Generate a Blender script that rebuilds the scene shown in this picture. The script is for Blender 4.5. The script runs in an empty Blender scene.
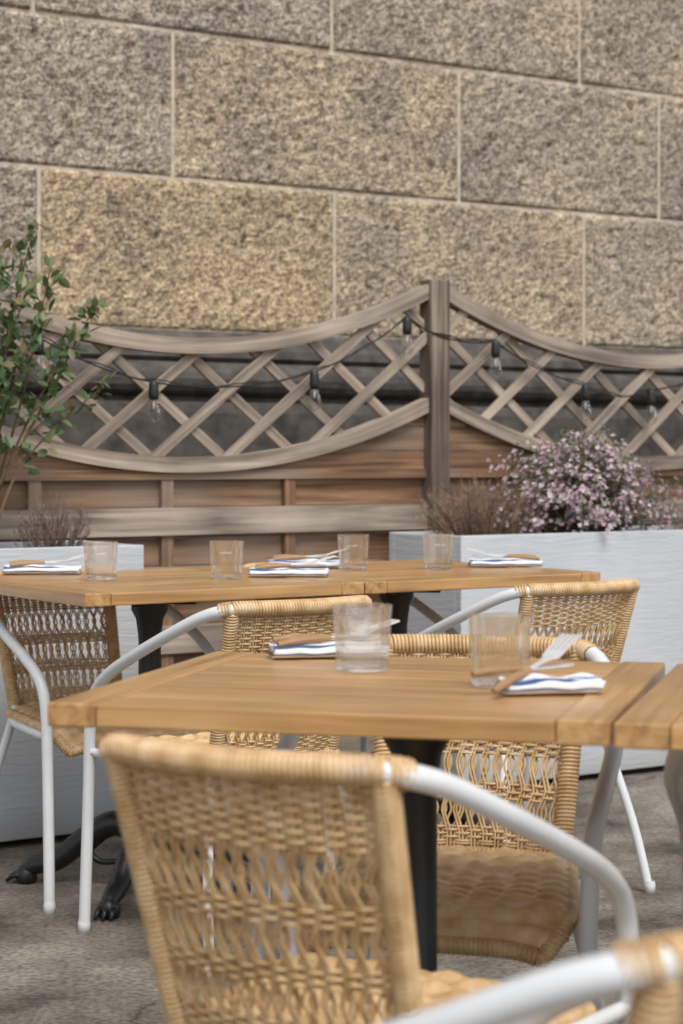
import bpy, math, random
from mathutils import Vector, Matrix, noise
random.seed(7)
sc = bpy.context.scene
ANG = math.radians(33.5)
A = Vector((-0.907, 5.32, 0))
UX = Vector((math.cos(ANG), math.sin(ANG), 0)); NX = Vector((-math.sin(ANG), math.cos(ANG), 0))

# ---------------------------------------------------------------- materials
def newmat(name):
    m = bpy.data.materials.new(name); m.use_nodes = True
    nt = m.node_tree; b = nt.nodes["Principled BSDF"]
    return m, nt, b
def N(nt, typ, **kw):
    n = nt.nodes.new(typ)
    for k, v in kw.items(): setattr(n, k, v)
    return n
def ramp(nt, stops):
    r = nt.nodes.new("ShaderNodeValToRGB")
    e = r.color_ramp.elements
    while len(e) < len(stops): e.new(0.5)
    for i, (p, c) in enumerate(stops):
        e[i].position = p; e[i].color = (c[0], c[1], c[2], 1)
    return r
def mixc(nt, a, b, fac, mode='MIX'):
    m = nt.nodes.new("ShaderNodeMix"); m.data_type = 'RGBA'; m.blend_type = mode
    for sock, v in ((m.inputs[0], fac), (m.inputs[6], a), (m.inputs[7], b)):
        if hasattr(v, "is_output"): nt.links.new(v, sock)
        elif isinstance(v, (int, float)): sock.default_value = v
        else: sock.default_value = (v[0], v[1], v[2], 1)
    return m.outputs[2]
def bump(nt, b, h, strength, dist):
    bp = N(nt, "ShaderNodeBump"); bp.inputs["Strength"].default_value = strength
    bp.inputs["Distance"].default_value = dist
    nt.links.new(h, bp.inputs["Height"]); nt.links.new(bp.outputs[0], b.inputs["Normal"])

def simple(name, col, rough=0.5, metal=0, var=0.15, scale=20, bstr=0.0, bdist=0.002):
    m, nt, b = newmat(name)
    tc = N(nt, "ShaderNodeTexCoord")
    n = N(nt, "ShaderNodeTexNoise"); n.inputs["Scale"].default_value = scale; n.inputs["Detail"].default_value = 5
    nt.links.new(tc.outputs["Object"], n.inputs["Vector"])
    r = ramp(nt, [(0.3, [c*(1-var) for c in col]), (0.7, [min(1, c*(1+var)) for c in col])])
    nt.links.new(n.outputs[0], r.inputs[0]); nt.links.new(r.outputs[0], b.inputs["Base Color"])
    b.inputs["Roughness"].default_value = rough; b.inputs["Metallic"].default_value = metal
    if bstr: bump(nt, b, n.outputs[0], bstr, bdist)
    return m

def wood(name, dark, mid, light, rough=0.6, gscale=(2.2, 45, 45), bstr=0.4, tint=None, coat=0, lo=0.66, tb=0.44):
    m, nt, b = newmat(name)
    at = N(nt, "ShaderNodeAttribute", attribute_name="g")
    mp = N(nt, "ShaderNodeMapping"); mp.inputs["Scale"].default_value = gscale
    nt.links.new(at.outputs["Vector"], mp.inputs["Vector"])
    n1 = N(nt, "ShaderNodeTexNoise"); n1.inputs["Scale"].default_value = 1; n1.inputs["Detail"].default_value = 6
    n1.inputs["Distortion"].default_value = 0.6
    nt.links.new(mp.outputs[0], n1.inputs["Vector"])
    r = ramp(nt, [(0.3, dark), (0.5, mid), (0.7, light)])
    nt.links.new(n1.outputs[0], r.inputs[0])
    n2 = N(nt, "ShaderNodeTexNoise"); n2.inputs["Scale"].default_value = 3.0; n2.inputs["Detail"].default_value = 3
    nt.links.new(at.outputs["Vector"], n2.inputs["Vector"])
    r2 = ramp(nt, [(0.35, (lo, lo, lo)), (0.65, (1.1, 1.09, 1.06))])
    nt.links.new(n2.outputs[0], r2.inputs[0])
    c = mixc(nt, r.outputs[0], r2.outputs[0], 1.0, 'MULTIPLY')
    if tint:
        n3 = N(nt, "ShaderNodeTexNoise"); n3.inputs["Scale"].default_value = 1.7
        nt.links.new(at.outputs["Vector"], n3.inputs["Vector"])
        r3 = ramp(nt, [(tb, (0, 0, 0)), (tb+.16, (1, 1, 1))]); nt.links.new(n3.outputs[0], r3.inputs[0])
        c2 = mixc(nt, c, tint, r3.outputs[0])
        c = mixc(nt, c2, c, 0.4)
    nt.links.new(c, b.inputs["Base Color"])
    b.inputs["Roughness"].default_value = rough
    if coat: b.inputs["Coat Weight"].default_value = coat; b.inputs["Coat Roughness"].default_value = 0.25
    bump(nt, b, n1.outputs[0], bstr, 0.002)
    return m

M_table = wood("varnished_teak", (0.33, 0.16, 0.055), (0.49, 0.275, 0.105), (0.59, 0.355, 0.155), rough=0.34, gscale=(2.5, 60, 60), bstr=0.08, coat=0.35, lo=0.78)
M_fence = wood("weathered_fence_wood", (0.17, 0.135, 0.105), (0.34, 0.275, 0.22), (0.50, 0.42, 0.345), rough=0.85, bstr=0.6)
M_board = wood("brown_fence_board", (0.11, 0.055, 0.03), (0.24, 0.13, 0.07), (0.38, 0.235, 0.135), rough=0.8, bstr=0.6, tint=(0.28, 0.215, 0.17), tb=0.46)
M_postw = wood("dark_weathered_post", (0.07, 0.05, 0.038), (0.155, 0.118, 0.09), (0.29, 0.235, 0.19), rough=0.85, bstr=0.6)
M_white = simple("white_tube_paint", (0.68, 0.69, 0.70), 0.3, var=0.04)
M_iron = simple("black_cast_iron", (0.010, 0.010, 0.011), 0.4, var=0.3, bstr=0.3)
M_cable = simple("black_rubber", (0.015, 0.015, 0.015), 0.5)
M_steel = simple("cutlery_steel", (0.85, 0.85, 0.86), 0.4, metal=0.55, var=0.03)
M_handle = simple("cutlery_wood_handle", (0.36, 0.21, 0.10), 0.5, var=0.2)
M_soil = simple("soil", (0.05, 0.035, 0.025), 1, var=0.4, bstr=1, bdist=0.02)
M_twig = simple("twig_bark", (0.13, 0.085, 0.05), 0.9, var=0.3)
M_dry = simple("dry_heather", (0.24, 0.155, 0.105), 0.9, var=0.45, scale=30)
M_dry2 = simple("grey_brown_heather", (0.17, 0.12, 0.095), 0.9, var=0.45, scale=30)

def leafmat(name, c0, c1, c2):
    m, nt, b = newmat(name)
    at = N(nt, "ShaderNodeAttribute", attribute_name="g")
    sx = N(nt, "ShaderNodeSeparateXYZ"); nt.links.new(at.outputs["Vector"], sx.inputs[0])
    r = ramp(nt, [(0.0, c0), (0.6, c1), (1.0, c2)]); nt.links.new(sx.outputs[0], r.inputs[0])
    nt.links.new(r.outputs[0], b.inputs["Base Color"]); b.inputs["Roughness"].default_value = 0.4
    tr = N(nt, "ShaderNodeBsdfTranslucent"); nt.links.new(r.outputs[0], tr.inputs[0])
    mx = N(nt, "ShaderNodeMixShader"); mx.inputs[0].default_value = 0.3
    nt.links.new(b.outputs[0], mx.inputs[1]); nt.links.new(tr.outputs[0], mx.inputs[2])
    nt.links.new(mx.outputs[0], nt.nodes["Material Output"].inputs[0])
    return m
M_leaf = leafmat("shrub_leaf", (0.065, 0.12, 0.045), (0.125, 0.205, 0.08), (0.27, 0.20, 0.10))
M_sleaf = leafmat("small_leaf", (0.06, 0.10, 0.035), (0.12, 0.18, 0.06), (0.20, 0.20, 0.09))
M_flow = leafmat("pink_flower", (0.58, 0.36, 0.44), (0.74, 0.57, 0.65), (0.85, 0.78, 0.82))

def rattan(name, c0, c1, c2):
    m, nt, b = newmat(name)
    tc = N(nt, "ShaderNodeTexCoord")
    n = N(nt, "ShaderNodeTexNoise"); n.inputs["Scale"].default_value = 35; n.inputs["Detail"].default_value = 4
    nt.links.new(tc.outputs["Object"], n.inputs["Vector"])
    r = ramp(nt, [(0.32, c0), (0.52, c1), (0.72, c2)])
    nt.links.new(n.outputs[0], r.inputs[0]); nt.links.new(r.outputs[0], b.inputs["Base Color"])
    b.inputs["Roughness"].default_value = 0.36
    return m
M_rat = rattan("rattan_cane", (0.50, 0.31, 0.14), (0.64, 0.43, 0.22), (0.73, 0.54, 0.32))

# clear glass : refractive glass blended with straight transmission (lets daylight through to the table)
M_glass, nt, b = newmat("clear_glass")
gb = N(nt, "ShaderNodeBsdfGlass"); gb.inputs["IOR"].default_value = 1.45; gb.inputs["Roughness"].default_value = 0.0
tp = N(nt, "ShaderNodeBsdfTransparent"); tp.inputs[0].default_value = (0.98, 0.985, 0.98, 1)
mx = N(nt, "ShaderNodeMixShader"); mx.inputs[0].default_value = 0.30
nt.links.new(tp.outputs[0], mx.inputs[1]); nt.links.new(gb.outputs[0], mx.inputs[2])
nt.links.new(mx.outputs[0], nt.nodes["Material Output"].inputs[0])
M_base, nt, b = newmat("thick_glass_base")
gb = N(nt, "ShaderNodeBsdfGlass"); gb.inputs["IOR"].default_value = 1.45; gb.inputs["Roughness"].default_value = 0.0
tp = N(nt, "ShaderNodeBsdfTransparent")
mx = N(nt, "ShaderNodeMixShader"); mx.inputs[0].default_value = 0.6
nt.links.new(tp.outputs[0], mx.inputs[1]); nt.links.new(gb.outputs[0], mx.inputs[2])
nt.links.new(mx.outputs[0], nt.nodes["Material Output"].inputs[0])
M_etch = simple("white_etching", (0.85, 0.85, 0.85), 0.6)

# napkin
M_nap, nt, b = newmat("striped_linen")
at = N(nt, "ShaderNodeAttribute", attribute_name="g"); sx = N(nt, "ShaderNodeSeparateXYZ")
nt.links.new(at.outputs["Vector"], sx.inputs[0])
W_ = (0.74, 0.74, 0.74); B_ = (0.06, 0.105, 0.25)
r = ramp(nt, [(0.0, W_), (0.09, B_), (0.13, W_), (0.19, B_), (0.28, W_), (0.34, B_), (0.38, W_)])
r.color_ramp.interpolation = 'CONSTANT'
nt.links.new(sx.outputs[0], r.inputs[0]); nt.links.new(r.outputs[0], b.inputs["Base Color"]); b.inputs["Roughness"].default_value = 1.0
b.inputs["Specular IOR Level"].default_value = 0.1
tc = N(nt, "ShaderNodeTexCoord"); n = N(nt, "ShaderNodeTexNoise"); n.inputs["Scale"].default_value = 60
nt.links.new(tc.outputs["Object"], n.inputs["Vector"]); bump(nt, b, n.outputs[0], 0.5, 0.002)

# planter paint
M_plant, nt, b = newmat("white_planter_paint")
tc = N(nt, "ShaderNodeTexCoord"); mp = N(nt, "ShaderNodeMapping"); mp.inputs["Scale"].default_value = (5, 5, 42)
nt.links.new(tc.outputs["Object"], mp.inputs[0])
n = N(nt, "ShaderNodeTexNoise"); n.inputs["Scale"].default_value = 1.3; n.inputs["Detail"].default_value = 7; n.inputs["Distortion"].default_value = 1.2
nt.links.new(mp.outputs[0], n.inputs["Vector"])
n2 = N(nt, "ShaderNodeTexNoise"); n2.inputs["Scale"].default_value = 2.2; n2.inputs["Detail"].default_value = 4
nt.links.new(tc.outputs["Object"], n2.inputs["Vector"])
r = ramp(nt, [(0.25, (0.45, 0.47, 0.49)), (0.6, (0.56, 0.58, 0.605))]); nt.links.new(n2.outputs[0], r.inputs[0])
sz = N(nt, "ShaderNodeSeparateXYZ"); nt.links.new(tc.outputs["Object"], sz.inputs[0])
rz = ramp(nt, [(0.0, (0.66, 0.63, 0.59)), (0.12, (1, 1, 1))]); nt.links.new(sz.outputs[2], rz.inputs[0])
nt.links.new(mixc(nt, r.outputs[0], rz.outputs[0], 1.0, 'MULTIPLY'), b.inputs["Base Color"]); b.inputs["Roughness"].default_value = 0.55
bump(nt, b, n.outputs[0], 0.35, 0.007)

# ground
M_ground, nt, b = newmat("concrete_ground")
tc = N(nt, "ShaderNodeTexCoord")
n1 = N(nt, "ShaderNodeTexNoise"); n1.inputs["Scale"].default_value = 2.4; n1.inputs["Detail"].default_value = 9; n1.inputs["Roughness"].default_value = 0.66
n2 = N(nt, "ShaderNodeTexNoise"); n2.inputs["Scale"].default_value = 75; n2.inputs["Detail"].default_value = 5
n4 = N(nt, "ShaderNodeTexNoise"); n4.inputs["Scale"].default_value = 2.5; n4.inputs["Detail"].default_value = 7
n5 = N(nt, "ShaderNodeTexNoise"); n5.inputs["Scale"].default_value = 0.7; n5.inputs["Detail"].default_value = 2
for q in (n1, n2, n4, n5): nt.links.new(tc.outputs["Object"], q.inputs["Vector"])
r1 = ramp(nt, [(0.38, (0.06, 0.048, 0.037)), (0.47, (0.135, 0.115, 0.093)), (0.55, (0.19, 0.167, 0.14)), (0.64, (0.27, 0.242, 0.205))])
nt.links.new(n1.outputs[0], r1.inputs[0])
r2 = ramp(nt, [(0.35, (0.6, 0.59, 0.57)), (0.62, (1.2, 1.18, 1.16))]); nt.links.new(n2.outputs[0], r2.inputs[0])
c = mixc(nt, r1.outputs[0], r2.outputs[0], 1.0, 'MULTIPLY')
dm = mixc(nt, tc.outputs["Object"], n4.outputs[1], 0.45)
vo = N(nt, "ShaderNodeTexVoronoi", feature='DISTANCE_TO_EDGE'); vo.inputs["Scale"].default_value = 0.9
nt.links.new(dm, vo.inputs["Vector"])
r3 = ramp(nt, [(0.0, (0.16, 0.14, 0.12)), (0.005, (1, 1, 1))]); nt.links.new(vo.outputs["Distance"], r3.inputs[0])
r5 = ramp(nt, [(0.42, (0, 0, 0)), (0.5, (1, 1, 1))]); nt.links.new(n5.outputs[0], r5.inputs[0])
ck = mixc(nt, (1, 1, 1), r3.outputs[0], r5.outputs[0])
c = mixc(nt, c, ck, 1.0, 'MULTIPLY')
nt.links.new(c, b.inputs["Base Color"]); b.inputs["Roughness"].default_value = 0.9
bump(nt, b, n2.outputs[0], 0.6, 0.005)

def granite(name, mul):
    m, nt, b = newmat(name)
    tc = N(nt, "ShaderNodeTexCoord"); at = N(nt, "ShaderNodeAttribute", attribute_name="g")
    a = N(nt, "ShaderNodeTexNoise"); a.inputs["Scale"].default_value = 28; a.inputs["Detail"].default_value = 8; a.inputs["Roughness"].default_value = 0.8
    c2 = N(nt, "ShaderNodeTexNoise"); c2.inputs["Scale"].default_value = 85; c2.inputs["Detail"].default_value = 3
    d = N(nt, "ShaderNodeTexNoise"); d.inputs["Scale"].default_value = 3.2; d.inputs["Detail"].default_value = 6
    for q in (a, c2, d): nt.links.new(tc.outputs["Object"], q.inputs["Vector"])
    sx = N(nt, "ShaderNodeSeparateXYZ"); nt.links.new(at.outputs["Vector"], sx.inputs[0])
    ra = ramp(nt, [(0.38, [x*mul for x in (0.12, 0.105, 0.09)]), (0.44, [x*mul for x in (0.31, 0.265, 0.21)]),
                   (0.54, [x*mul for x in (0.45, 0.385, 0.30)]), (0.66, [x*mul for x in (0.60, 0.525, 0.425)])])
    nt.links.new(a.outputs[0], ra.inputs[0])
    rc = ramp(nt, [(0.38, (0.52, 0.50, 0.49)), (0.5, (1, 1, 1)), (0.62, (1.25, 1.22, 1.18))]); nt.links.new(c2.outputs[0], rc.inputs[0])
    c = mixc(nt, ra.outputs[0], rc.outputs[0], 1.0, 'MULTIPLY')
    tone = ramp(nt, [(0.0, (0.86, 0.87, 0.89)), (0.5, (1.0, 0.97, 0.935)), (1.0, (1.12, 1.0, 0.82))])
    nt.links.new(sx.outputs[0], tone.inputs[0])
    c = mixc(nt, c, tone.outputs[0], 1.0, 'MULTIPLY')
    rd = ramp(nt, [(0.35, (0.76, 0.77, 0.79)), (0.6, (1.06, 1.04, 1.0))]); nt.links.new(d.outputs[0], rd.inputs[0])
    c = mixc(nt, c, rd.outputs[0], 1.0, 'MULTIPLY')
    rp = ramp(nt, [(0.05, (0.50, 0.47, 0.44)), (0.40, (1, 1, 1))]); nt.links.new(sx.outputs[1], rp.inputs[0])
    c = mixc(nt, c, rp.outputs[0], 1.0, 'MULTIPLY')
    nt.links.new(c, b.inputs["Base Color"]); b.inputs["Roughness"].default_value = 0.9
    bump(nt, b, a.outputs[0], 0.5, 0.01)
    return m
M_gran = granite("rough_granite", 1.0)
M_dark = simple("dark_weathered_granite", (0.075, 0.066, 0.058), 0.85, var=0.5, scale=14, bstr=0.8, bdist=0.01)
M_mort = simple("lime_mortar", (0.55, 0.47, 0.37), 0.95, var=0.2, scale=30, bstr=0.5)

# ---------------------------------------------------------------- mesh builder
class MB:
    def __init__(s): s.v = []; s.f = []; s.g = []; s.m = []
    def add(s, vs, fs, gs=None, mi=0):
        o = len(s.v); s.v += [tuple(x) for x in vs]
        s.g += [tuple(x) for x in (gs if gs else vs)]
        for f in fs: s.f.append([i+o for i in f]); s.m.append(mi)
    def obox(s, c, ax, ay, az, hx, hy, hz, mi=0):
        c = Vector(c); off = random.uniform(-20, 20); vs = []; gs = []
        for i in (-1, 1):
            for j in (-1, 1):
                for k in (-1, 1):
                    vs.append(c + ax*hx*i + ay*hy*j + az*hz*k); gs.append((hx*i+off, hy*j+off*0.37, hz*k+off*0.71))
        s.add(vs, [(0,1,3,2),(4,6,7,5),(0,4,5,1),(2,3,7,6),(0,2,6,4),(1,5,7,3)], gs, mi)
    def box(s, x0, x1, y0, y1, z0, z1, long='x', mi=0):
        X, Y, Z = Vector((1,0,0)), Vector((0,1,0)), Vector((0,0,1))
        c = ((x0+x1)/2, (y0+y1)/2, (z0+z1)/2); h = (abs(x1-x0)/2, abs(y1-y0)/2, abs(z1-z0)/2)
        if long == 'x': s.obox(c, X, Y, Z, *h, mi=mi)
        elif long == 'y': s.obox(c, Y, -X, Z, h[1], h[0], h[2], mi=mi)
        else: s.obox(c, Z, Y, -X, h[2], h[1], h[0], mi=mi)
    def tube(s, pts, r, seg=6, mi=0, cap=True):
        pts = [Vector(p) for p in pts]; n = len(pts)
        rr = r if isinstance(r, (list, tuple)) else [r]*n
        T = []
        for i in range(n):
            t = pts[min(i+1, n-1)] - pts[max(i-1, 0)]
            T.append(t.normalized() if t.length > 1e-9 else Vector((0,0,1)))
        ref = Vector((0,0,1)) if abs(T[0].z) < 0.9 else Vector((1,0,0))
        u = T[0].cross(ref).normalized(); vs = []
        for i in range(n):
            u = (u - T[i]*u.dot(T[i])); u = u.normalized() if u.length > 1e-6 else T[i].orthogonal().normalized()
            w = T[i].cross(u)
            for k in range(seg):
                a = 2*math.pi*k/seg; vs.append(pts[i] + (u*math.cos(a) + w*math.sin(a))*rr[i])
        fs = []
        for i in range(n-1):
            for k in range(seg):
                k2 = (k+1) % seg; fs.append((i*seg+k, i*seg+k2, (i+1)*seg+k2, (i+1)*seg+k))
        if cap: fs.append(tuple(range(seg))[::-1]); fs.append(tuple((n-1)*seg+k for k in range(seg)))
        s.add(vs, fs, None, mi)
    def lathe(s, prof, seg=24, c=(0,0,0), mi=0, closed=False):
        vs = []; fs = []; n = len(prof)
        for r, z in prof:
            for k in range(seg):
                a = 2*math.pi*k/seg; vs.append((c[0]+r*math.cos(a), c[1]+r*math.sin(a), c[2]+z))
        for i in range(n-1 if not closed else n):
            j = (i+1) % n
            for k in range(seg):
                k2 = (k+1) % seg; fs.append((i*seg+k, i*seg+k2, j*seg+k2, j*seg+k))
        s.add(vs, fs, None, mi)
    def mesh(s, name, mats, smooth=False):
        me = bpy.data.meshes.new(name); me.from_pydata(s.v, [], s.f)
        for m in mats: me.materials.append(m)
        me.polygons.foreach_set("material_index", s.m)
        if smooth: me.polygons.foreach_set("use_smooth", [True]*len(s.f))
        at = me.attributes.new("g", 'FLOAT_VECTOR', 'POINT')
        at.data.foreach_set("vector", [c for g in s.g for c in g])
        me.update(); return me
def obj(name, me, parent=None, loc=(0,0,0), rz=0, bevel=0):
    o = bpy.data.objects.new(name, me); sc.collection.objects.link(o)
    o.location = loc; o.rotation_euler = (0, 0, rz)
    if parent: o.parent = parent
    if bevel:
        b = o.modifiers.new("b", 'BEVEL'); b.width = bevel; b.segments = 2; b.limit_method = 'ANGLE'
    return o
def smooth_path(P, sub=8):
    P = [Vector(p) for p in P]; out = []
    for i in range(len(P)-1):
        p0 = P[max(i-1,0)]; p1 = P[i]; p2 = P[i+1]; p3 = P[min(i+2,len(P)-1)]
        for k in range(sub):
            t = k/sub
            out.append(0.5*((2*p1)+(p2-p0)*t+(2*p0-5*p1+4*p2-p3)*t*t+(3*p1-p0-3*p2+p3)*t**3))
    out.append(P[-1]); return out
def resample(P, step):
    out = [P[0].copy()]; acc = 0
    for i in range(len(P)-1):
        d = P[i+1]-P[i]; L = d.length; pos = step-acc
        while pos <= L:
            out.append(P[i]+d*(pos/L)); pos += step
        acc = (acc+L) % step
    return out
def helix(P, R, pitch, turnpts=10):
    Q = resample(P, pitch/turnpts); out = []; T0 = (Q[1]-Q[0]).normalized(); u = T0.orthogonal().normalized()
    for i in range(len(Q)):
        T = (Q[min(i+1,len(Q)-1)]-Q[max(i-1,0)]).normalized(); u = (u-T*u.dot(T)).normalized(); w = T.cross(u)
        a = 2*math.pi*i/turnpts; out.append(Q[i]+(u*math.cos(a)+w*math.sin(a))*R)
    return out

# ---------------------------------------------------------------- ground
mb = MB(); S = 150
mb.add([(-S,-S,0),(S,-S,0),(S,S,0),(-S,S,0)], [(0,1,2,3)])
obj("ground", mb.mesh("ground", [M_ground]))

# ---------------------------------------------------------------- stone wall
def stone_wall():
    mb = MB(); WN = 1.45
    rows = [(1.50, 2.054, 0.782, [1.231, 1.242]), (2.054, 2.588, 1.312, [1.294, 1.067]), (2.588, 3.13, 2.0, [1.23, 1.23]),
            (3.13, 3.68, 1.35, [1.24]), (3.68, 4.23, 2.0, [1.24]), (4.23, 4.78, 1.4, [1.24])]
    tones = {(0,1):0.95,(0,2):0.65,(0,3):0.5,(0,0):0.25,(1,0):0.15,(1,1):0.65,(1,2):0.35,(1,3):0.35,(2,0):0.05,(2,1):0.4,(2,-1):0.1,(0,4):0.4,(2,2):0.45}
    for ri, (h0, h1, t0, lens) in enumerate(rows):
        J = [t0]
        for k in range(8): J.append(J[-1] + (lens[k] if k < len(lens) else 1.24))
        for k in range(10): J.insert(0, J[0]-1.24)
        base = 10
        for k in range(len(J)-1):
            a, bb = J[k]+0.0075, J[k+1]-0.0075; z0, z1 = h0+0.006, h1-0.006
            tone = tones.get((ri, k-base+1), random.random()*0.8)
            vis = bb > -0.6 and a < 5.6 and ri < 3
            st = 0.0105 if vis else 0.08
            nx = max(2, int((bb-a)/st)); nz = max(2, int((z1-z0)/st)); vs = []; gs = []; fs = []
            for j in range(nz+1):
                for i in range(nx+1):
                    x = a+(bb-a)*i/nx; z = z0+(z1-z0)*j/nz
                    e = min(x-a, bb-x, z-z0, z1-z)
                    q = Vector((x*1.0, ri*7.3, z))
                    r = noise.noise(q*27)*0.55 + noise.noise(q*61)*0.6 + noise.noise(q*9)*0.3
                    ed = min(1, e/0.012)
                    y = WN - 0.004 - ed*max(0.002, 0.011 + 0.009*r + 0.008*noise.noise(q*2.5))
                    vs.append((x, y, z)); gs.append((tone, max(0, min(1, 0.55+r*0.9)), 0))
            for j in range(nz):
                for i in range(nx):
                    p = j*(nx+1)+i; fs.append((p, p+1, p+nx+2, p+nx+1))
            mb.add(vs, fs, gs, 0)
    mb.box(-12, 12, WN-0.003, WN+0.6, 0, 4.78, mi=1)
    prof = [(1.4455, 1.502), (1.40, 1.497), (1.33, 1.455), (1.30, 1.43), (1.295, 1.40), (1.315, 1.385)]
    for k in range(9):
        a = math.pi*0.5 - math.pi*k/8
        prof.append((1.30-0.06*math.cos(a), 1.32+0.06*math.sin(a)))
    prof += [(1.30, 1.245), (1.27, 1.235), (1.26, 1.20), (1.26, 1.0), (1.23, 0.98), (1.23, 0)]
    xs = [-12+0.5*i for i in range(49)]; vs = []; fs = []
    for x in xs:
        for (n_, z) in prof: vs.append((x, n_, z))
    m = len(prof)
    for i in range(len(xs)-1):
        for k in range(m-1): fs.append((i*m+k, (i+1)*m+k, (i+1)*m+k+1, i*m+k+1))
    mb.add(vs, fs, None, 2)
    return obj("stone_wall", mb.mesh("stone_wall", [M_gran, M_mort, M_dark], False), loc=A, rz=ANG)
stone_wall()

# ---------------------------------------------------------------- fence
X, Y, Z = Vector((1,0,0)), Vector((0,1,0)), Vector((0,0,1))
def fence_panel(name, t0, t1):
    mb = MB(); c = (t0+t1)/2; hw = (t1-t0)/2; NF = 0.45
    def top(t): return 1.385 + 0.205*((t-c)/hw)**2
    def bot(t): return 1.02 + 0.195*((t-c)/hw)**2
    K = 48
    for fn, hh, n0, n1 in ((top, 0.025, NF-0.028, NF+0.022), (bot, 0.024, NF-0.028, NF+0.022)):
        vs = []; gs = []; fs = []; off = random.uniform(-9, 9)
        for i in range(K+1):
            t = t0+(t1-t0)*i/K; h = fn(t)
            for (n_, z) in ((n0, h-hh), (n1, h-hh), (n1, h+hh), (n0, h+hh)):
                vs.append((t, n_, z)); gs.append((t+off, n_+off, z-h))
        for i in range(K):
            for k in range(4): fs.append((i*4+k, i*4+(k+1) % 4, (i+1)*4+(k+1) % 4, (i+1)*4+k))
        fs += [(0,1,2,3), (K*4+3, K*4+2, K*4+1, K*4)]
        mb.add(vs, fs, gs, 0)
    sl = 0.80; sp = 0.262
    for sgn, nn in ((1, NF-0.008), (-1, NF+0.006)):
        k = -4.5
        while k < 12:
            tm = t0+k*sp+0.13+random.uniform(-.006, .006); inside = []
            for i in range(700):
                t = t0+(t1-t0)*i/699.0; h = 1.25+sgn*sl*(t-tm)
                if bot(t) < h < top(t): inside.append((t, h))
            if len(inside) > 25:
                a, b_ = inside[0], inside[-1]
                p = Vector((a[0], nn, a[1])); q = Vector((b_[0], nn, b_[1])); d = (q-p).normalized()
                mb.obox((p+q)/2, d, Y, d.cross(Y), (q-p).length/2+0.01, 0.0065, 0.0155, mi=0)
            k += 1
    z = 0.985
    while z < 1.22:
        z2 = z+0.078; off = random.uniform(-9, 9); seg = []; K2 = 90
        for i in range(K2+1):
            t = t0+(t1-t0)*i/K2; seg.append((t, min(z2, bot(t))))
        vs = []; gs = []; fs = []; n0, n1 = NF+0.0, NF+0.016
        for t, zt in seg:
            for (n_, zz) in ((n0, z), (n1, z), (n1, max(zt, z)), (n0, max(zt, z))): vs.append((t, n_, zz)); gs.append((t+off, n_, zz+off))
        for i in range(K2):
            if seg[i][1] > z+0.001 or seg[i+1][1] > z+0.001:
                for k in range(4): fs.append((i*4+k, i*4+(k+1) % 4, (i+1)*4+(k+1) % 4, (i+1)*4+k))
        mb.add(vs, fs, gs, 1); z += 0.0815
    mb.box(t0, t1, NF-0.014, NF+0.0-0.001, 0.975, 1.005, mi=1)
    for zt in [0.975, 0.795, 0.615, 0.435, 0.255]:
        mb.box(t0, t1, NF+0.012, NF+0.026, zt-0.083, zt-0.001, mi=1)
        mb.box(t0, t1, NF-0.02, NF+0.0, zt-0.17, zt-0.086, mi=0)
        mb.box(t0, t1, NF+0.0125, NF+0.0265, zt-0.178, zt-0.0845, mi=1)
    tb = t1-0.09-0.44
    while tb > t0+0.05:
        mb.box(tb-0.02, tb+0.02, NF-0.0095, NF+0.0115, 0.05, 0.974, long='z', mi=1); tb -= 0.44
    return obj(name, mb.mesh(name, [M_fence, M_board]), loc=A, rz=ANG, bevel=0.0025)
def post(t):
    mb = MB(); NF = 0.45
    mb.box(t-0.037, t+0.037, NF-0.045, NF+0.03, 0, 1.632, long='z')
    return obj("fence_post", mb.mesh("fence_post", [M_postw]), loc=A, rz=ANG, bevel=0.004)
PT = [-1.99, -0.13, 1.752, 3.615, 5.48]
for t in PT: post(t)
for a, b_ in zip(PT[:-1], PT[1:]): fence_panel("lattice_fence_panel", a+0.038, b_-0.038)

# ---------------------------------------------------------------- planters
def planter(t0, t1, n0=0.0, d=0.39):
    mb = MB(); h = 0.80; w = 0.03
    mb.box(t0, t1, n0, n0+w, 0.02, h); mb.box(t0, t1, n0+d-w, n0+d, 0.02, h)
    mb.box(t0, t0+w, n0+w, n0+d-w, 0.02, h-0.001); mb.box(t1-w, t1, n0+w, n0+d-w, 0.02, h-0.001)
    mb.box(t0+w, t1-w, n0+w, n0+d-w, 0.04, h-0.05, mi=1)
    for t in (t0+0.1, (t0+t1)/2, t1-0.1): mb.box(t-0.03, t+0.03, n0+0.05, n0+d-0.05, 0, 0.0195)
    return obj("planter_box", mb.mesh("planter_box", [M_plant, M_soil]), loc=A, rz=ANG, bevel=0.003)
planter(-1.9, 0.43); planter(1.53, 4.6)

# ---------------------------------------------------------------- plants
def leaf(mb, p, d, up, L, Wd, g, mi):
    d = d.normalized(); s = d.cross(up); s = s.normalized() if s.length > 1e-4 else d.orthogonal().normalized()
    nrm = s.cross(d)
    vs = [p, p+d*L*.35+s*Wd*.5+nrm*Wd*.12, p+d*L*.72+s*Wd*.38+nrm*Wd*.1, p+d*L, p+d*L*.72-s*Wd*.38+nrm*Wd*.1, p+d*L*.35-s*Wd*.5+nrm*Wd*.12, p+d*L*.5]
    mb.add(vs, [(0,1,6),(1,2,6),(2,3,6),(3,4,6),(4,5,6),(5,0,6)], [(g,0,0)]*7, mi)
def rv(a=1): return Vector((random.uniform(-a,a), random.uniform(-a,a), random.uniform(-a,a)))

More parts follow.
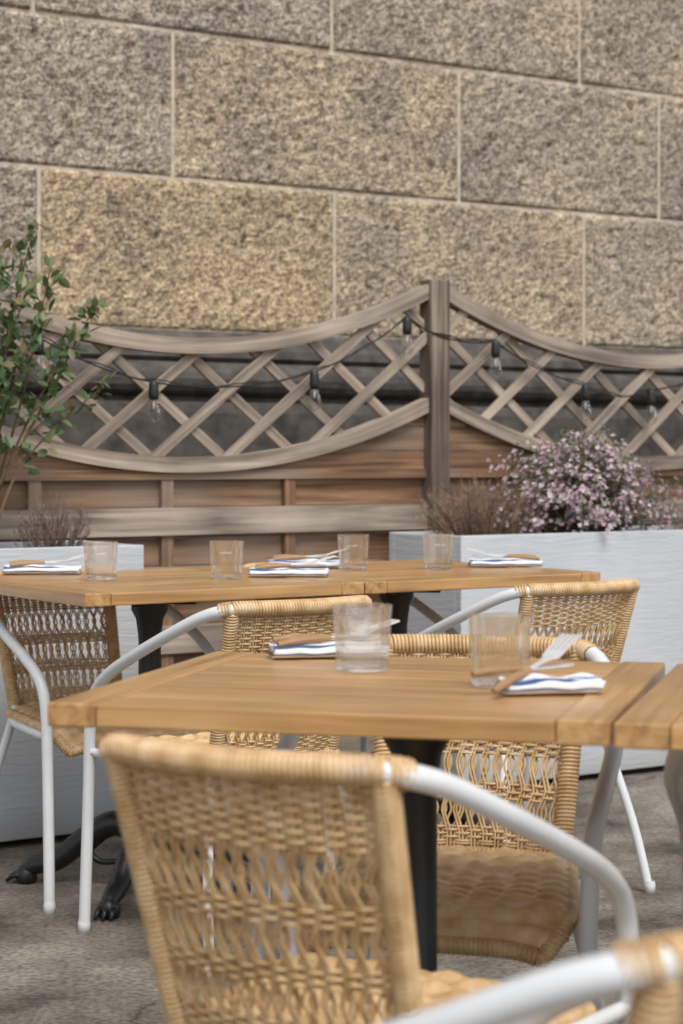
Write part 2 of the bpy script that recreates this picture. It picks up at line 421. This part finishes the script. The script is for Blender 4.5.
def broad_shrub():
    mb = MB(); base = Vector((0.02, 0.2, 0.75))
    tips = []
    for i in range(9):
        tips.append(Vector((random.uniform(-0.45, 0.05), 0.2+random.uniform(-0.14, 0.12), random.uniform(1.22, 1.60))))
    tips += [Vector((0.16,0.14,1.67)), Vector((0.20,0.12,1.56)), Vector((0.33,0.1,1.47)), Vector((0.37,0.12,1.25)), Vector((0.09,0.15,1.60)), Vector((0.17,0.1,1.42)), Vector((0.26,0.1,1.38)), Vector((0.10,0.1,1.30)), Vector((0.12,0.1,1.50)), Vector((0.02,0.1,1.45))]
    for tip in tips:
        b0 = base+Vector((random.uniform(-.06,.04), random.uniform(-.05,.05), 0))
        mid = b0.lerp(tip, 0.5)+Vector((random.uniform(-.07,.03), random.uniform(-.03,.03), 0.02))
        path = smooth_path([b0, mid, tip], 12); n = len(path)
        mb.tube(path, [0.006*(1-0.75*i/(n-1)) for i in range(n)], 5, 0)
        for i in range(n):
            f = i/(n-1)
            if f < 0.5: continue
            for q in range(4 if f > 0.62 else 2):
                d = (path[i]-path[max(0,i-1)]).normalized()*0.5 + rv(1)
                g = random.random()**1.3 if f < 0.95 else 0.6+random.random()*0.4
                p0 = path[i]+rv(0.022); leaf(mb, p0, d, Vector((0,-.5,1))+rv(.6), random.uniform(.032,.050), random.uniform(.019,.028), g*0.95, 1)
    return obj("green_shrub", mb.mesh("green_shrub", [M_twig, M_leaf]), loc=A, rz=ANG)
broad_shrub()

def flower_shrub():
    mb = MB(); c = Vector((2.19, 0.2, 0.76))
    for i in range(320):
        a = random.uniform(0, 2*math.pi); el = random.uniform(0.03, 1.45)
        R = 1.0*random.uniform(0.66, 1.14)
        d = Vector((math.cos(a)*math.cos(el)*0.43, math.sin(a)*math.cos(el)*0.22, math.sin(el)*0.31+0.02))
        tip = c+d*R+Vector((0,0,0.02)); b0 = c+Vector((random.uniform(-.12,.12), random.uniform(-.05,.05), 0))
        path = smooth_path([b0, b0.lerp(tip,.55)+Vector((0,0,.03))+rv(.012), tip], 6); n = len(path)
        mb.tube(path, [0.0022*(1-.6*k/(n-1)) for k in range(n)], 4, 0)
        for k in range(2, n):
            for q in range(3):
                leaf(mb, path[k]+rv(.015), rv(1)+Vector((0,0,.5)), Vector((0,0,1))+rv(.5), random.uniform(.012,.024), .006, random.random()*.9, 1)
        if random.random() < 0.9:
            for q in range(random.randint(8, 18)):
                f = random.uniform(0.6, 1.03); p = path[min(n-1, int(f*(n-1)))] + rv(.024)
                nr = (d.normalized()+rv(.7)).normalized(); s = nr.orthogonal().normalized(); t = nr.cross(s); g = random.random(); r = random.uniform(.006,.0105)
                for z in range(4):
                    a2 = z*math.pi/2; dd = s*math.cos(a2)+t*math.sin(a2); ee = nr.cross(dd)
                    mb.add([p, p+dd*r*.6+ee*r*.45+nr*r*.2, p+dd*r*1.1+nr*r*.35, p+dd*r*.6-ee*r*.45+nr*r*.2], [(0,1,2,3)], [(g,0,0)]*4, 2)
    return obj("pink_flowering_shrub", mb.mesh("pink_flowering_shrub", [M_twig, M_sleaf, M_flow]), loc=A, rz=ANG)
flower_shrub()

def heather(name, c, rx, rz_, mat, count):
    mb = MB(); c = Vector(c)
    for i in range(count):
        a = random.uniform(0, 2*math.pi); sp = random.random()**.6
        tip = c+Vector((math.cos(a)*rx*sp, math.sin(a)*.13*sp, rz_*random.uniform(.45,1.08)*(1-.35*sp)))
        b0 = c+Vector((math.cos(a)*rx*sp*.4, math.sin(a)*.06*sp, 0))
        path = smooth_path([b0, b0.lerp(tip,.5)+rv(.014), tip], 5)
        mb.tube(path, 0.0012, 3, 0)
        for k in range(3, len(path)):
            for q in range(2): leaf(mb, path[k], rv(1)+Vector((0,0,.9)), Vector((0,0,1))+rv(.4), random.uniform(.008,.018), .002, random.random(), 0)
    return obj(name, mb.mesh(name, [mat]), loc=A, rz=ANG)
heather("dry_grass_plant", (1.76, .2, .75), .26, .25, M_dry, 420)
heather("heather_plant", (.22, .15, .75), .12, .20, M_dry2, 130)
heather("dry_grass_plant", (2.72, .2, .75), .18, .10, M_dry, 120)

# ---------------------------------------------------------------- string lights
def string_lights():
    root = bpy.data.objects.new("string_lights", None); sc.collection.objects.link(root); root.location = A; root.rotation_euler = (0,0,ANG)
    B = [(-.5,1.46),(.293,1.387),(.670,1.262),(1.245,1.305),(1.605,1.49),(1.97,1.424),(2.365,1.285),(2.67,1.273),(3.2,1.4)]
    mb = MB(); n = 0.405
    pts = []
    for i in range(len(B)-1):
        a, b_ = B[i], B[i+1]
        for k in range(10):
            f = k/10; pts.append((a[0]+(b_[0]-a[0])*f, n-0.003, a[1]+(b_[1]-a[1])*f + 0.008 - 0.03*4*f*(1-f)*(0.6 if i % 2 else 1)))
    mb.tube(pts, 0.0028, 5, 0)
    mb.tube([(p[0]+.004, p[1], p[2]+0.004+0.006*math.sin(i*1.3)) for i, p in enumerate(pts)], 0.0022, 5, 0)
    obj("cable", mb.mesh("cable", [M_cable], True), root)
    for t, h in B[1:-1]:
        m2 = MB()
        m2.lathe([(0.001,0.012),(.011,.010),(.0145,0),(.016,-.030),(.0135,-.046),(.001,-.046)], 14, (t, n-.012, h), 0)
        m2.lathe([(.010,-.042),(.012,-.050),(.019,-.070),(.0225,-.090),(.018,-.107),(.009,-.115),(.001,-.116)], 16, (t, n-.012, h), 1)
        m2.lathe([(.003,-.042),(.0035,-.06),(.0015,-.075),(.001,-.075)], 8, (t, n-.012, h), 2)
        obj("bulb", m2.mesh("bulb", [M_cable, M_glass, M_etch], True), root)
string_lights()

# ---------------------------------------------------------------- tables
def table(name, loc, rz, L, D, px=0.0):
    root = bpy.data.objects.new(name, None); sc.collection.objects.link(root); root.location = loc; root.rotation_euler = (0,0,rz)
    mb = MB(); zt = 0.75; th = 0.029; bb = 0.062; g = 0.0026
    mb.box(0, bb, 0, D, zt-th, zt, long='y'); mb.box(L-bb, L, 0, D, zt-th, zt, long='y')
    ns = 7; w = D/ns
    for i in range(ns): mb.box(bb+0.001, L-bb-0.001, i*w+(g if i else 0)*.8, (i+1)*w-(g if i < ns-1 else 0)*.8, zt-th+0.0005, zt-0.0008-random.random()*.0008)
    obj("top", mb.mesh("top", [M_table]), root, bevel=0.0025)
    mb = MB(); c = (L/2+px, D/2)
    mb.box(c[0]-.07, c[0]+.07, c[1]-.07, c[1]+.07, zt-th-.012, zt-th-.001)
    for a in range(4):
        an = a*math.pi/2+math.pi/4; d = Vector((math.cos(an), math.sin(an), 0)); s = Vector((-d.y, d.x, 0))
        mb.obox(Vector((c[0], c[1], zt-th-.022))+d*.06, d, s, Z, .055, .010, .009)
    mb.lathe([(.045,.700),(.045,.675),(.034,.655),(.029,.62),(.0275,.60),(.0275,.34),(.034,.33),(.034,.31),(.029,.30),(.033,.20),(.050,.16),(.056,.12),(.045,.07),(.02,.05)], 20, (c[0], c[1], 0))
    for a in range(4):
        an = a*math.pi/2+math.pi/4; d = Vector((math.cos(an), math.sin(an), 0)); b0 = Vector((c[0], c[1], 0))
        P = smooth_path([b0+d*.02+Z*.13, b0+d*.09+Z*.155, b0+d*.17+Z*.11, b0+d*.235+Z*.06, b0+d*.29+Z*.045, b0+d*.315+Z*.03], 6); n = len(P)
        mb.tube(P, [.034-.014*k/(n-1) for k in range(n)], 8)
        mb.tube(smooth_path([b0+d*.04+Z*.07, b0+d*.12+Z*.06, b0+d*.15+Z*.085, b0+d*.12+Z*.115],5), .008, 6)
        mb.lathe([(.001,0),(.022,.001),(.027,.012),(.025,.03),(.014,.044),(.001,.048)], 12, (b0+d*.315))
        for k in (-1, 0, 1):
            s = Vector((-d.y, d.x, 0)); mb.tube([b0+d*.31+s*k*.012+Z*.025, b0+d*.345+s*k*.017+Z*.02, b0+d*.36+s*k*.019+Z*.006], [.009,.008,.004], 6)
    obj("pedestal_base", mb.mesh("pedestal_base", [M_iron], True), root)
    return root
B0 = Vector((-.553, 4.32, 0)); LB = .731; DB = .78
table("wooden_table", B0, ANG, LB-.003, DB)
table("wooden_table", B0+UX*(LB+.001), ANG, LB-.003, DB)
FA = math.radians(-14.5); V = Vector((math.cos(FA), math.sin(FA), 0)); Wv = Vector((-math.sin(FA), math.cos(FA), 0))
F0 = Vector((-.357, 2.425, 0)); LF = .685
table("wooden_table", F0, FA, LF-.003, .66, .045)
table("wooden_table", F0+V*(LF+.002)-Wv*.012, FA-.02, LF, .66)

# ---------------------------------------------------------------- chairs
def P_(a, h, off=0.0):
    k = (h-.42)/.32
    return Vector((a*(.143+.017*k), .08-.10*k-.032*(1-a*a)+off, h))
def chair_meshes():
    out = {}
    fr = MB()
    half = [(.235,.485,0),(.232,.470,.30),(.233,.460,.46),(.236,.432,.53),(.242,.36,.578),(.244,.25,.625),(.230,.12,.680),(.200,.03,.722),(.162,-.02,.738)]
    left = [(-x, y, z) for x, y, z in half]; back = [tuple(P_(a, .74)) for a in (.6,.3,0,-.3,-.6)]
    full = smooth_path(half+back+left[::-1], 9)
    fr.tube(full, .013, 12)
    for s in (-1, 1):
        fr.tube(smooth_path([(s*.143,.09,.43),(s*.158,.075,.36),(s*.195,.02,.17),(s*.215,-.02,0)], 7), .011, 10)
        fr.tube(smooth_path([(s*.232,.460,.40),(s*.222,.44,.398),(s*.20,.3,.395),(s*.175,.15,.395),(s*.152,.08,.40)], 6), .010, 8)
        fr.lathe([(.001,0),(.014,0),(.0145,.02),(.0125,.03)], 10, (s*.235,.485,0)); fr.lathe([(.001,0),(.013,0),(.0135,.02),(.0115,.03)], 10, (s*.215,-.02,0))
    fr.tube([(-.20,.42,.385),(0,.43,.38),(.20,.42,.385)], .009, 8); fr.tube([(-.16,.12,.39),(.16,.12,.39)], .009, 8)
    out["frame"] = fr.mesh("frame", [M_white], True)
    w = MB()
    topP = [P_(1-2*i/40, .74) for i in range(41)]
    ext = [Vector(p) for p in smooth_path([(.178,.000,.734),(.172,-.008,.737),(.162,-.02,.739)], 6)]
    ext2 = [Vector((-p.x, p.y, p.z)) for p in ext][::-1]
    w.tube(helix(ext+topP[1:-1]+ext2, .0140, .0064, 9), .0035, 5)
    for s in (-1, 1):
        pp = [P_(s, .735-.335*i/30) for i in range(31)]
        w.tube(pp, .0135, 10); w.tube(helix(pp, .0135, .0062, 9), .0032, 5)
    R = .0020
    def strand(f, n, r=R): w.tube([f(i/(n-1)) for i in range(n)], r, 5, cap=False)
    rj = random.Random(3)
    nV = 15; dl = 2/nV
    def hor(h, ph, amp=.0034):
        j1, j2 = rj.uniform(-.0012, .0012), rj.uniform(0, 6)
        strand(lambda t: P_(-1+2*t, h+j1*math.sin(t*5+j2), amp*math.sin(t*math.pi*nV+ph)), 76, .0023)
    h = .724; k = 0
    while h > .650: hor(h, k*math.pi); h -= .0058; k += 1
    for hb in [.592, .524, .458]:
        for j in range(5): hor(hb-j*.0053, j*math.pi)
    for j in range(7): hor(.432-j*.0055, j*math.pi)
    knots = [.735, .650, .592, .519, .450, .40]
    for i in range(nV):
        ai = -1+dl*(i+.5)
        for sg in (-1, 1):
            for dd in (-.0027, .0027):
                jj = [rj.uniform(.85, 1.15) for _ in range(6)]
                def f(t, ai=ai, sg=sg, dd=dd):
                    hh = .737-.335*t; a = ai+sg*.018
                    for q in range(1, 4):
                        if knots[q+1] < hh <= knots[q]:
                            u = (knots[q]-hh)/(knots[q]-knots[q+1]); tri = 1-abs(2*u-1)
                            tri = min(1, tri*1.1)
                            a = ai+sg*(.018+tri*dl*.58*jj[q])
                    a = max(-.99, min(.99, a))
                    p = P_(a, hh, sg*.0022); p.x += dd; return p
                strand(f, 56)
    out["woven_back"] = w.mesh("woven_back", [M_rat], True)
    s = MB(); nx, ny = 150, 150; vs = []; fs = []
    def seat(u, v):
        hw = .155+.042*min(1, v*1.25)
        if v > .85: hw -= .03*((v-.85)/.15)**2
        x = (2*u-1)*hw; y = .075+.39*v
        z = .428 - .016*math.sin(math.pi*min(1, v*1.05))*(1-(2*u-1)**2)
        if v > .80: z -= .050*((v-.80)/.20)**2; y -= .012*((v-.8)/.2)**2
        z -= .012*abs(2*u-1)**6
        return Vector((x, y, z))
    for j in range(ny+1):
        for i in range(nx+1):
            u, v = i/nx, j/ny; p = seat(u, v)
            cx = u*8; row = int(v*17); fr_ = v*17-row
            # twined rows : each rounded row goes over / under alternate stakes
            p.z += .0055*math.sin(math.pi*fr_)**.6 + .0055*math.sin(math.pi*cx+(row % 2)*math.pi)*math.sin(math.pi*fr_)
            vs.append(p)
    for j in range(ny):
        for i in range(nx):
            q = j*(nx+1)+i; fs.append((q, q+1, q+nx+2, q+nx+1))
    s.add(vs, fs)
    vs2 = [p-Vector((0,0,.018)) for p in vs]; s.add(vs2, [f[::-1] for f in fs])
    edge = [seat(0, v/30) for v in range(31)] + [seat(u/30, 1) for u in range(1, 31)] + [seat(1, 1-v/30) for v in range(1, 31)] + [seat(1-u/30, 0) for u in range(1, 31)]
    edge = [p-Vector((0,0,.007)) for p in edge]
    s.tube(edge, .0115, 10); s.tube(helix(edge, .0105, .0068, 8), .0034, 5)
    out["woven_seat"] = s.mesh("woven_seat", [M_rat], True)
    return out
CM = chair_meshes()
def chair(x, y, deg):
    root = bpy.data.objects.new("rattan_armchair", None); sc.collection.objects.link(root)
    root.location = (x, y, 0); root.rotation_euler = (0, 0, math.radians(deg))
    for k, me in CM.items(): obj(k, me, root)
chair(-.089, 2.06, -29)         # foreground
chair(-.098, 4.135, 34.5)       # near side, back table
chair(.55, 4.69, 34)
chair(-.735, 5.11, 213)         # far side, back table
chair(-.11, 5.50, 214.5)
chair(.222, 3.22, 166)          # far side, front table
chair(.95, 3.10, 165)
chair(.615, 2.31, -13)          # near side, second front table
chair(.300, 1.353, 44)          # near right corner

# ---------------------------------------------------------------- tableware
def glass(x, y, rot=0):
    mb = MB(); z = .7508
    mb.lathe([(.0372,.0125),(.0418,.090),(.0413,.0913),(.0404,.090),(.0356,.0140)], 56, mi=0)
    mb.lathe([(.001,0),(.0345,0),(.0362,.0015),(.0369,.0045),(.0372,.0122),(.0354,.0136),(.030,.0120),(.001,.0112)], 56, mi=1)
    root = obj("drinking_glass", mb.mesh("drinking_glass", [M_glass, M_base], True), loc=(x, y, z))
    m2 = MB(); rnd = random.Random(int(x*1000))
    for i in range(11):
        if i == 5: continue
        a = -math.pi/2+(i-5)*.062+rot
        hb = .0655 if rnd.random() > .3 else .067
        bars = [(.0625, hb, a-.022, a-.010)]
        if rnd.random() > .3: bars.append((.0625, hb-.001, a+.006, a+.017))
        bars.append((hb-.0012, hb-.0002, a-.018, a+.012)) if rnd.random() > .5 else bars.append((.0625, .0635, a-.018, a+.012))
        for (h0, h1, a0, a1) in bars:
            vs = []
            for aa in (a0, a1):
                for hh in (h0, h1): R = .0372+(.0418-.0372)*((hh-.0125)/.0775)+.0006; vs.append((R*math.cos(aa), R*math.sin(aa), hh))
            m2.add(vs, [(0,2,3,1)])
    obj("etched_label", m2.mesh("etched_label", [M_etch]), root)
for p in [(-.578,4.80,.1),(-.278,4.84,0),(.031,5.22,-.1),(.255,5.26,.1),(.029,2.78,.2),(.206,2.60,-.2)]: glass(*p)

def setting(x, y, deg, L=.19, Wd=.066, fdeg=12, seed=0, off=(0,0), kdeg=None, tilt=4):
    """folded linen napkin with fork and knife on it"""
    root = bpy.data.objects.new("napkin_with_cutlery", None); sc.collection.objects.link(root); root.location = (x, y, .7508); root.rotation_euler = (0,0,math.radians(deg))
    mb = MB(); n, m = 40, 120; vs = []; gs = []; fs = []
    for i in range(n+1):
        t = i/n; xx = (t-.5)*L
        sc_ = 1-.10*math.exp(-((t-.5)/.12)**2)
        for k in range(m):
            a = 2*math.pi*k/m
            ca, sa = math.cos(a), math.sin(a)
            y0 = math.copysign(abs(ca)**.55, ca)
            yy = y0*Wd*.5*sc_*(1+.05*noise.noise(Vector((t*5, ca, seed))))
            hh = .0095*(1+.25*noise.noise(Vector((t*4, ca*2, seed+3))))
            zz = hh+math.copysign(abs(sa)**.7, sa)*hh
            if sa > 0: zz += .0015*math.sin(ca*9+t*3)
            xj = xx+.003*noise.noise(Vector((ca*1.5, seed, t)))+ (.003*math.sin(a*3) if i in (0, n) else 0)
            g = .15+.85*(y0*.5+.5) if sa >= 0 else .15*(1-min(1, -sa*1.2))
            vs.append((xj, yy, max(0.0002, zz))); gs.append((g+.008*noise.noise(Vector((t*4, 0, seed))), t, 0))
    for i in range(n):
        for k in range(m): k2 = (k+1) % m; fs.append((i*m+k, (i+1)*m+k, (i+1)*m+k2, i*m+k2))
    fs.append(tuple(range(m))); fs.append(tuple(n*m+k for k in range(m))[::-1])
    mb.add(vs, fs, gs); obj("napkin", mb.mesh("napkin", [M_nap], True), root)
    def flat(f, pts, mi):
        vs = []; fs = []
        for (px, hw, pz) in pts: vs += [(px,-hw,pz),(px,hw,pz),(px,hw,pz+.0024),(px,-hw,pz+.0024)]
        for i in range(len(pts)-1):
            for k in range(4): fs.append((i*4+k, i*4+(k+1)%4, (i+1)*4+(k+1)%4, (i+1)*4+k))
        e = (len(pts)-1)*4; fs += [(3,2,1,0),(e,e+1,e+2,e+3)]; f.add(vs, fs, None, mi)
    f = MB(); zz = 0
    flat(f, [(-.01,.0035,zz),(.0,.0032,zz+.001),(.03,.0032,zz+.001),(.045,.007,zz+.001),(.055,.0130,zz+.001),(.068,.0135,zz+.004)], 0)
    for q in range(4):
        yy = -.0115+q*.00767
        f.obox((.089, yy, zz+.010), Vector((1,0,.20)).normalized(), Y, Z, .0225, .0021, .0014, 0)
    f.tube([(0.0,0,zz+.001),(-.03,0,zz+.002),(-.06,0,zz+.002),(-.088,0,zz)], [.004,.0055,.0062,.0045], 8, 1)
    o = obj("fork", f.mesh("fork", [M_steel, M_handle], False), root, (0.005+off[0],.004+off[1],.027), math.radians(fdeg))
    o.rotation_euler = (math.radians(0), math.radians(-tilt), math.radians(fdeg))
    f = MB()
    flat(f, [(.0,.003,zz),(.02,.0085,zz),(.07,.0095,zz),(.09,.002,zz)], 0)
    f.tube([(0.004,0,zz+.001),(-.03,0,zz+.002),(-.06,0,zz+.002),(-.085,0,zz)], [.0035,.005,.0058,.004], 8, 1)
    obj("knife", f.mesh("knife", [M_steel, M_handle], False), root, (off[0],.022+off[1],.026), math.radians(kdeg if kdeg is not None else fdeg-5))
setting(-.755, 5.05, 2, seed=1)
setting(-.13, 4.93, -4, seed=2, fdeg=16)
setting(-.10, 5.33, -6, seed=3)
setting(.44, 5.37, 0, seed=4, fdeg=168)
setting(-.02, 2.97, 8, seed=5, L=.17, fdeg=20)
setting(.262, 2.52, 8, seed=6, L=.125, fdeg=46, Wd=.058, off=(-.028, .006), tilt=12, kdeg=30)

# ---------------------------------------------------------------- light, camera
w = bpy.data.worlds.new("World"); sc.world = w; w.use_nodes = True; nt = w.node_tree
bg = nt.nodes["Background"]; sky = nt.nodes.new("ShaderNodeTexSky"); sky.sky_type = 'NISHITA'; sky.sun_disc = False
EL, AZ = math.radians(56), math.radians(160)
sky.sun_elevation = EL; sky.sun_rotation = AZ
hs = nt.nodes.new("ShaderNodeHueSaturation"); hs.inputs["Saturation"].default_value = 0.3; hs.inputs["Value"].default_value = 1.15
nt.links.new(sky.outputs[0], hs.inputs["Color"]); nt.links.new(hs.outputs[0], bg.inputs[0]); bg.inputs[1].default_value = 0.15
sun = bpy.data.lights.new("sun", 'SUN'); sun.energy = 2.8; sun.angle = math.radians(28); sun.color = (1, .96, .895)
so = bpy.data.objects.new("sun", sun); sc.collection.objects.link(so)
sd = Vector((math.sin(AZ)*math.cos(EL), math.cos(AZ)*math.cos(EL), math.sin(EL)))
so.rotation_euler = sd.to_track_quat('Z', 'Y').to_euler(); so.location = (0, 0, 10)

cam = bpy.data.cameras.new("camera"); co = bpy.data.objects.new("camera", cam); sc.collection.objects.link(co)
co.location = (0, 0, 1.05); co.rotation_euler = (math.radians(90), 0, 0)
cam.sensor_fit = 'VERTICAL'; cam.sensor_height = 36; cam.sensor_width = 24; cam.lens = 2000/1024*36
cam.shift_y = -57/1024
cam.clip_end = 500; cam.clip_start = 0.05
cam.dof.use_dof = True; cam.dof.focus_distance = 3.9; cam.dof.aperture_fstop = 5.6
sc.camera = co
sc.view_settings.view_transform = 'Standard'; sc.view_settings.look = 'None'; sc.view_settings.exposure = 0
